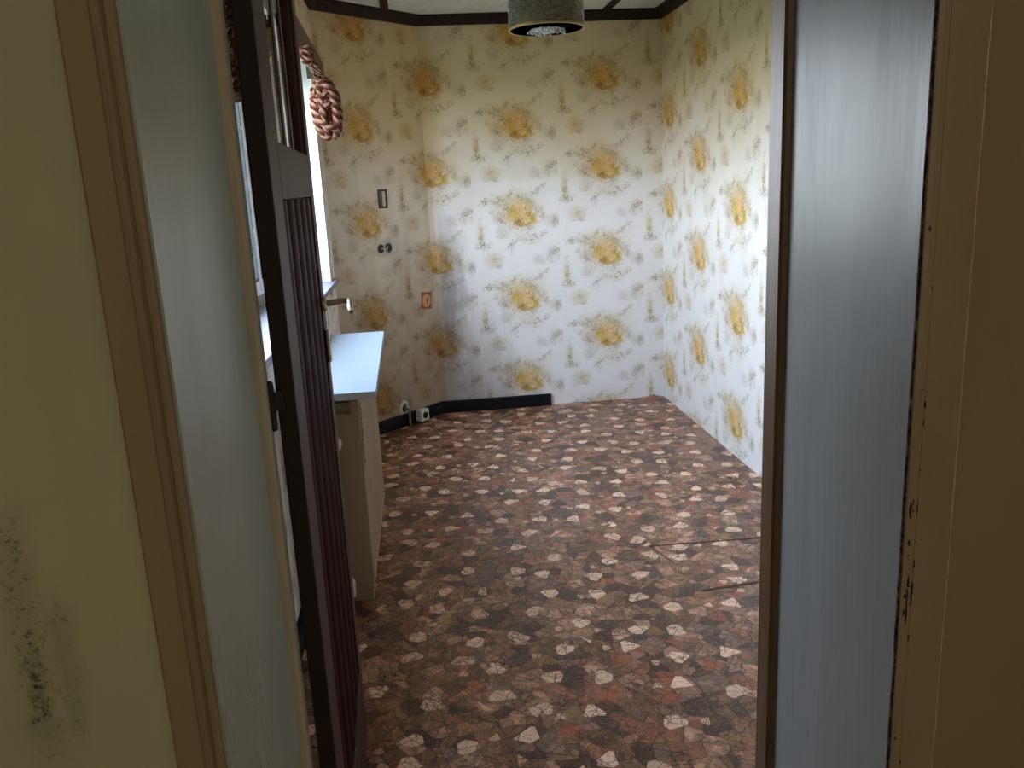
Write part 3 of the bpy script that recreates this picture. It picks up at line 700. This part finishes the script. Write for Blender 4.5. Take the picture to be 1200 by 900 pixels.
# ---------------------------------------------------------------- pelmet and macrame
pel = empty('pelmet_board', (-.42, 3.25, 2.1)); tag(pel, 'brown wooden pelmet board sagging above the window', 'pelmet')
bm = bmesh.new()
pA, pB = (2.05, 2.135), (4.33, 2.010)           # top edge (y, z) near and far
prism(bm, [pA, pB, (pB[0], pB[1]-.115), (pA[0], pA[1]-.125)], -.420, -.404, 'x')
o = obj('front_board', bm, M_pelmet, pel); o.matrix_parent_inverse = Matrix.Translation(pel.location).inverted()
for (y, z) in ((2.10,2.10),(4.22,2.0)):
    o = obj('bracket', bx(XL+.006, -.421, y, y+.02, z-.07, z, bev=.002), M_pelmet, pel); o.matrix_parent_inverse = Matrix.Translation(pel.location).inverted()
def rope_mat(name, c1, c2, c3, tw=5.):
    m, t, b = material(name, .85, spec=.15)
    uv = t.n('ShaderNodeUVMap'); s = t.n('ShaderNodeSeparateXYZ'); t.set(s.inputs[0], uv.outputs[0])
    ph = t.m('ADD', t.m('MULTIPLY', s.outputs[0], 2), t.m('MULTIPLY', s.outputs[1], tw))
    f = t.m('FRACT', ph)
    col = t.ramp(f, ((0,c1),(.38,c2),(.46,c3),(.88,c3),(.97,c1)), False)
    col = t.mix(t.rng(t.noise(pos(t), 260, 3), .45,.6), col, t.mix(1, col, (.6,.5,.45), 'MULTIPLY'))
    t.set(b.inputs['Base Color'], col)
    t.set(b.inputs['Normal'], t.bump(t.m('ABSOLUTE', t.m('SUBTRACT', t.m('FRACT', t.m('MULTIPLY', ph, 2)), .5)), .8, .004))
    return m
M_rope = rope_mat('red_cream_cord', (.44,.31,.23), (.32,.17,.12), (.11,.025,.018), 3.)
M_ropeR = rope_mat('dark_red_cord', (.13,.03,.02), (.10,.025,.018), (.34,.20,.14), 3.)
M_ropeD = rope_mat('brown_jute_cord', (.16,.10,.05), (.13,.08,.04), (.06,.035,.02))
kn = empty('macrame_bundle', (-.335, 3.6, 1.73)); tag(kn, 'knotted ball of red and cream cord hanging beyond the open door', 'macrame')
BC = Vector((-.338, 3.58, 1.735)); BR = (.057, .057, .122)
def loop(tilt, az, rad=1.0, r=.012, seed=0, n=44, off=(0,0,0)):
    random.seed(seed); M = Matrix.Rotation(az, 3, 'Z') @ Matrix.Rotation(tilt, 3, 'X'); p = []
    for i in range(n):
        a = 2*math.pi*i/n; v = M @ Vector((math.cos(a), math.sin(a), .10*math.sin(3*a+seed)))
        p.append((BC.x+v.x*BR[0]*rad+off[0], BC.y+v.y*BR[1]*rad+off[1], BC.z+v.z*BR[2]*rad+off[2]))
    bm = bmesh.new(); return tube(bm, p, r, 10, True)
def kpart(name, bm, mat, label=None):
    o = obj(name, bm, mat, kn, True); o.matrix_parent_inverse = Matrix.Translation(kn.location).inverted()
    if label: o['label'] = label
for k, (ti, az, rd, r, mt, off) in enumerate(((.25,0,.86,.0125,M_rope,(0,0,.030)), (.15,.6,.84,.0115,M_ropeR,(0,0,.052)), (.3,1.4,.66,.012,M_ropeR,(0,0,.070)), (.2,2.0,.92,.012,M_rope,(0,0,.008)), (1.25,.4,.95,.013,M_rope,(0,0,-.004)),
        (1.35,1.3,.93,.012,M_ropeR,(0,0,0)), (1.15,2.3,.98,.014,M_rope,(0,0,-.006)), (.75,.9,.96,.013,M_rope,(0,0,-.012)), (.9,2.9,.92,.013,M_rope,(0,0,-.012)), (1.5,2.8,.82,.012,M_ropeR,(0,0,0)), (.1,.3,.72,.013,M_rope,(0,0,-.055)), (.5,3.6,.85,.012,M_rope,(0,0,-.03)), (-.6,.9,.8,.012,M_rope,(0,0,-.03)))):
    kpart('cord_loop', loop(ti, az, rd, r, k, off=off), mt, 'dark red cord loop' if mt is M_ropeR else None)
bm = bmesh.new(); bmesh.ops.create_icosphere(bm, subdivisions=3, radius=1); bmesh.ops.scale(bm, vec=(.042,.042,.10), verts=bm.verts); bmesh.ops.translate(bm, vec=BC, verts=bm.verts); bm.loops.layers.uv.verify()
kpart('core', bm, M_ropeR)
for k, dx in enumerate((-.018, -.004, .012, .020)):
    ps = []
    for i in range(16):
        f = i/15; z = BC.z+.09 + (1.915-BC.z-.09)*f
        y = BC.y + (3.39-BC.y)*f; x = BC.x+dx*.9 + (-.375-BC.x+dx*.3-dx*.9)*f + .004*math.sin(f*14+k*2)
        ps.append((x,y+.004*math.cos(f*14+k*2),z))
    kpart('hanging_cord', tube(bmesh.new(), ps, .0062, 8), M_rope if k % 2 == 0 else M_ropeR)
for k in range(4):
    z = 1.915-.008*k; a = k*.9; ps = [(-.372+.018*math.cos(2*math.pi*i/20), 3.38+.022*math.sin(2*math.pi*i/20), z-.02*math.sin(2*math.pi*i/20+a)) for i in range(20)]
    kpart('knot', tube(bmesh.new(), ps, .008, 8, True), M_rope)
# second hanging: knotted jute in front of the near end of the window
mc = empty('macrame_hanging', (-.44, 2.38, 1.66)); tag(mc, 'dark knotted jute hanging seen in the gap between doorway frame and door', 'macrame')
def mpart(name, bm, mat):
    o = obj(name, bm, mat, mc, True); o.matrix_parent_inverse = Matrix.Translation(mc.location).inverted()
for col_ in range(1, 8):                     # unseen extra cords, added to cut daylight from the window's near part
    for side in range(2):
        ps = []
        for i in range(46):
            f = i/45; a = f*22 + side*3.14 + col_
            ps.append((-.45+.013*math.cos(a), 2.38+.085*col_+.022*math.sin(a), 1.66+.035*(col_-1)+(.29-.035*(col_-1))*f))
        mpart('braided_cord', tube(bmesh.new(), ps, .010, 6), M_ropeD)
for side in range(3):
    ps = []
    for i in range(90):
        f = i/89; a = f*26 + side*2.094
        ps.append((-.445+.016*math.cos(a)*(1+.3*math.sin(f*40)), 2.38+.04*math.sin(a), 1.66+.30*f))
    mpart('braided_cord', tube(bmesh.new(), ps, .011, 8), M_ropeD)
for k in range(7):
    z = 1.67+.045*k; ps = [(-.445+.024*math.cos(2*math.pi*i/18), 2.38+.05*math.sin(2*math.pi*i/18), z+.012*math.sin(4*math.pi*i/18+k)) for i in range(18)]
    mpart('knot', tube(bmesh.new(), ps, .011, 8, True), M_ropeD)

# ---------------------------------------------------------------- crystal drum lamp
LX, LY, LB, LT, LR = .522, 3.30, 1.955, 2.070, .139
lamp = empty('ceiling_lamp', (LX, LY, LB)); tag(lamp, 'round brass and crystal drum lamp hanging from the ceiling', 'lamp')
M_brass, t_, b_ = material('aged_brass', .32, (.50,.38,.17), .9)
M_crys, t, b_ = material('smoky_crystal', .22, (.34,.32,.25), spec=.8)
t.set(b_.inputs['Base Color'], t.mix(t.rng(t.noise(pos(t), 70, 2), .35,.65), (.44,.41,.30), (.16,.15,.11)))
b_.inputs['Transmission Weight'].default_value = .35
M_clear, t, b_ = material('clear_cut_glass', .12, (.80,.84,.84), spec=.8); b_.inputs['Transmission Weight'].default_value = .55
def lpart(name, bm, mat, label=None, parent=None, kind=None, smooth=False):
    o = obj(name, bm, mat, parent or lamp, smooth)
    if parent is None: o.matrix_parent_inverse = Matrix.Translation(lamp.location).inverted()
    if label: o['label'] = label
    if kind: o['kind'] = kind
    return o
for z0, z1 in ((LB, LB+.008), (LT-.007, LT)):
    bm = bmesh.new(); lathe(bm, [(LR-.004,z0),(LR+.003,z0),(LR+.003,z1),(LR-.004,z1),(LR-.004,z0)], 64, (LX,LY,0)); lpart('brass_ring', bm, M_brass)
# crystal beads: faceted studs in rows round the drum
bm = bmesh.new(); rows, cols = 13, 84
for r in range(rows):
    z = LB+.012 + (LT-LB-.022)*r/(rows-1)
    for c in range(cols):
        a = 2*math.pi*(c + .5*(r%2))/cols; ca, sa = math.cos(a), math.sin(a)
        def pt(rr, dt, dz): return bm.verts.new((LX+rr*ca-dt*sa, LY+rr*sa+dt*ca, z+dz))
        e, hh = .0046, .0042
        q = [pt(LR-.002,-e,0), pt(LR-.002,0,-hh), pt(LR-.002,e,0), pt(LR-.002,0,hh)]; tip = pt(LR+.0022,0,0); bk = pt(LR-.005,0,0)
        for i in range(4): bm.faces.new((q[i], q[(i+1)%4], tip)); bm.faces.new((q[(i+1)%4], q[i], bk))
bmesh.ops.recalc_face_normals(bm, faces=bm.faces)
lpart('crystal_beads', bm, M_crys, kind='stuff')
bm = bmesh.new(); lathe(bm, [(LR-.006,LB+.006),(LR-.0055,LT-.006)], 64, (LX,LY,0)); bm2 = bm
for f in [f for f in bm.faces if len(f.verts) > 4]: bm.faces.remove(f)
lpart('drum_backing', bm, paint('dull_gold_lining', (.30,.25,.15), .5))
# hanging crystal cluster in the middle
bm = bmesh.new(); lathe(bm, [(0,LB-.008),(.030,LB-.010),(.058,LB-.004),(.066,LB+.006),(.066,LB+.05),(.05,LB+.07),(0,LB+.07)], 28, (LX,LY,0))
lpart('inner_glass', bm, M_clear, 'faceted clear inner glass')
bm = bmesh.new(); random.seed(4)
for k in range(150):
    a = random.uniform(0,6.283); rr = .07*math.sqrt(random.random()); z = LB + random.uniform(-.012,.02)
    m_ = bmesh.ops.create_icosphere(bm, subdivisions=1, radius=.0055, matrix=Matrix.Translation((LX+rr*math.cos(a), LY+rr*math.sin(a), z)))
lpart('crystal_drops', bm, M_clear, kind='stuff')
bm = bmesh.new()
for k in range(60):
    a = 2*math.pi*k/60; x = LX+.118*math.cos(a); y = LY+.118*math.sin(a)
    lathe(bm, [(0,LB+.002),(.0035,LB+.006),(.0035,LB+.03),(0,LB+.034)], 6, (x,y,0))
lpart('glass_rods', bm, M_clear, kind='stuff')
bm = bmesh.new(); lathe(bm, [(.0,LT-.004),(LR-.004,LT-.004),(LR-.004,LT-.002),(0,LT-.002)], 48, (LX,LY,0)); lpart('top_plate', bm, M_brass)
bm = bmesh.new(); tube(bm, [(LX,LY,LT-.002),(LX,LY,ZC-.03)], .006, 12); lpart('stem', bm, M_brass)
bm = bmesh.new(); lathe(bm, [(.012,ZC-.045),(.05,ZC-.012),(.055,ZC),(0,ZC)], 28, (LX,LY,0)); lpart('canopy', bm, M_brass)

# ---------------------------------------------------------------- things on the slanted corner wall
dd = Vector((1,1,0)).normalized(); dn = Vector((1,-1,0)).normalized()      # along the wall to the right, and out into the room
def onwall(x, z, out=0):                                                    # x = world X on the slanted wall face
    return Vector((x, x + (YB-CX), z)) + dn*out
def wall_empty(name, x, z):
    o = empty(name); o.matrix_world = Matrix(((dd.x, dn.x, 0, x), (dd.y, dn.y, 0, x+YB-CX), (0,0,1,z), (0,0,0,1)))
    return o
# local x = right along wall, local y = out of wall (mirrored handedness is avoided by flipping normals)
def wl(name, bm, mat, parent, label=None):
    bmesh.ops.recalc_face_normals(bm, faces=bm.faces)
    o = obj(name, bm, mat, parent)
    if label: o['label'] = label
    return o
sb = wall_empty('switch_box', -.2005, 1.357); tag(sb, 'open rectangular switch box with white insert high on the slanted wall', 'switch')
bm = bmesh.new(); w2, h2 = .033, .053
for a in ((-w2,-w2+.009,-h2,h2),(w2-.009,w2,-h2,h2),(-w2,w2,-h2,-h2+.008),(-w2,w2,h2-.008,h2)): box(bm, a[0],a[1], 0,.006, a[2],a[3])
wl('rim', bm, M_hole, sb)
wl('recess', bx(-w2+.008,w2-.008, 0,.002, -h2+.007,h2-.007), M_pipe, sb)
wl('insert', bx(-.002,.017, .001,.010, -h2+.012,h2-.012, bev=.003), M_plaster, sb, 'white loose insert')
ds = wall_empty('bare_socket', -.196, 1.078); tag(ds, 'bare double socket opening with plaster patch, halfway up the slanted wall', 'socket')
for xx, r in ((-.050,.022),(.010,.024)):
    bm = bmesh.new(); lathe(bm, [(0,.002),(r*.75,.002),(r,.0055),(r+.002,.003),(r+.002,0)], 22, (xx,0,0), 'y'); wl('wire_hole', bm, M_hole, ds)
wl('plaster_patch', bx(.032,.078, 0,.004, -.027,.030, bev=.0015), M_plaster, ds, 'pale plaster patch')
for k in range(3):
    bm = bmesh.new(); tube(bm, [(-.05+.01*k,.002,.0),(-.045+.012*k,.02,.004-.01*k),(-.03+.012*k,.012,-.012+.012*k)], .0018, 6); wl('wire', bm, M_socket, ds)
# red sticker: recoloured square with a golden disc
M_red, t_, b_ = material('red_sticker', .45, (.34,.055,.02)); M_gold, t_, b_ = material('gold_sticker_disc', .4, (.62,.36,.13)); M_mark, t_, b_ = material('dark_sticker_mark', .5, (.16,.05,.015))
stk = wall_empty('wall_sticker', .008, .733); tag(stk, 'small red square sticker with golden disc on the slanted wall', 'sticker')
rot = .10
def rotp(pts): return [(p[0]*math.cos(rot)+p[1]*math.sin(rot), -p[0]*math.sin(rot)+p[1]*math.cos(rot)) for p in pts]
bm = bmesh.new(); prism(bm, rotp([(-.045,-.052),(.045,-.052),(.045,.052),(-.045,.052)]), 0, .0015, 'y'); wl('red_square', bm, M_red, stk)
def ell(rx, rz, cx=0, cz=0, n=32): return [(cx+rx*math.cos(2*math.pi*i/n), cz+rz*math.sin(2*math.pi*i/n)) for i in range(n)]
bm = bmesh.new(); prism(bm, rotp(ell(.038,.042)), .0016, .0022, 'y'); wl('gold_disc', bm, M_gold, stk)
bm = bmesh.new()
outr, inr = rotp(ell(.033,.037)), rotp(ell(.031,.035))
vo = [bm.verts.new((p[0],.0024,p[1])) for p in outr]; vi = [bm.verts.new((p[0],.0024,p[1])) for p in inr]
for i in range(32): bm.faces.new((vo[i], vo[(i+1)%32], vi[(i+1)%32], vi[i]))
prism(bm, rotp([(.004,-.024),(.012,-.020),(.010,-.004),(.016,.010),(.010,.022),(.004,.016),(.002,.004),(-.004,-.002),(.003,-.010)]), .0022, .0026, 'y')
prism(bm, rotp([(-.018,.006),(-.006,.010),(-.008,.004)]), .0022, .0026, 'y'); prism(bm, rotp([(-.020,-.018),(-.012,-.014),(-.014,-.022)]), .0022, .0026, 'y')
wl('dark_mark', bm, M_mark, stk, 'dark ring and small figure')
# wall outlet with pipe hole near the floor
ph = wall_empty('pipe_stub', -.172, .105); tag(ph, 'broken plaster hole with pipe stub just above the black baseboard', 'pipe')
bm = bmesh.new(); random.seed(7); n = 16
ro_ = [(1+.25*random.random()) for _ in range(n)]
vo = [bm.verts.new((.036*ro_[i]*math.cos(6.283*i/n), .001, .048*ro_[i]*math.sin(6.283*i/n))) for i in range(n)]
vi = [bm.verts.new((.020*ro_[i]*math.cos(6.283*i/n), .007, .032*ro_[i]*math.sin(6.283*i/n))) for i in range(n)]
vc = [bm.verts.new((.016*ro_[i]*math.cos(6.283*i/n), .001, .026*ro_[i]*math.sin(6.283*i/n))) for i in range(n)]
for i in range(n):
    j = (i+1) % n; bm.faces.new((vo[i],vo[j],vi[j],vi[i])); bm.faces.new((vi[i],vi[j],vc[j],vc[i]))
wl('plaster_rim', bm, M_plaster, ph)
bm = bmesh.new(); lathe(bm, [(0,.0015),(.018,.0015),(.018,.0005)], 18, (0,0,0), 'y'); wl('hole', bm, M_hole, ph)
bm = bmesh.new(); tube(bm, [(.004,.0,.005),(.004,.030,.0),(.006,.036,-.03),(.006,.036,-.103)], .008, 10); wl('pipe', bm, M_pipe, ph)
ou = wall_empty('floor_socket', -.100, .048); tag(ou, 'small ivory surface socket fixed low against the black baseboard', 'socket')
wl('body', bx(-.032,.038, .022,.070, -.036,.036, bev=.004), M_socket, ou)
bm = bmesh.new(); lathe(bm, [(.021,.0702),(.021,.0716),(.018,.0716),(.018,.0702),(.021,.0702)], 24, (.004,0,0), 'y'); wl('face_ring', bm, M_hole, ou)
for k in (-.008, .008):
    bm = bmesh.new(); lathe(bm, [(0,.0712),(.0032,.0712),(.0032,.0702)], 10, (.004+k,0,k*.4), 'y'); wl('pin_hole', bm, M_hole, ou)

# ---------------------------------------------------------------- garden outside the window
M_grass, t, b_ = material('lawn_green', .9, (.10,.17,.05)); t.set(b_.inputs['Base Color'], t.mix(t.noise(pos(t), 2, 5, .7), (.10,.13,.07), (.17,.20,.11)))
tag(obj('ground', bx(-40, XL-.25, -25, 35, -.75, -.7), M_grass), 'green garden ground outside the window', 'ground', kind='structure')
bm = bmesh.new(); random.seed(2)
for k in range(60):
    y = -8+.42*k; bmesh.ops.create_icosphere(bm, subdivisions=2, radius=random.uniform(.6,.85), matrix=Matrix.Translation((-8.5+random.uniform(-.3,.3), y, -.2+random.uniform(-.1,.25))))
for v in bm.verts: v.co += Vector((random.uniform(-.06,.06), random.uniform(-.06,.06), random.uniform(-.06,.06)))
tag(obj('hedge', bm, M_grass, None, True), 'green garden hedge outside the window', 'hedge')
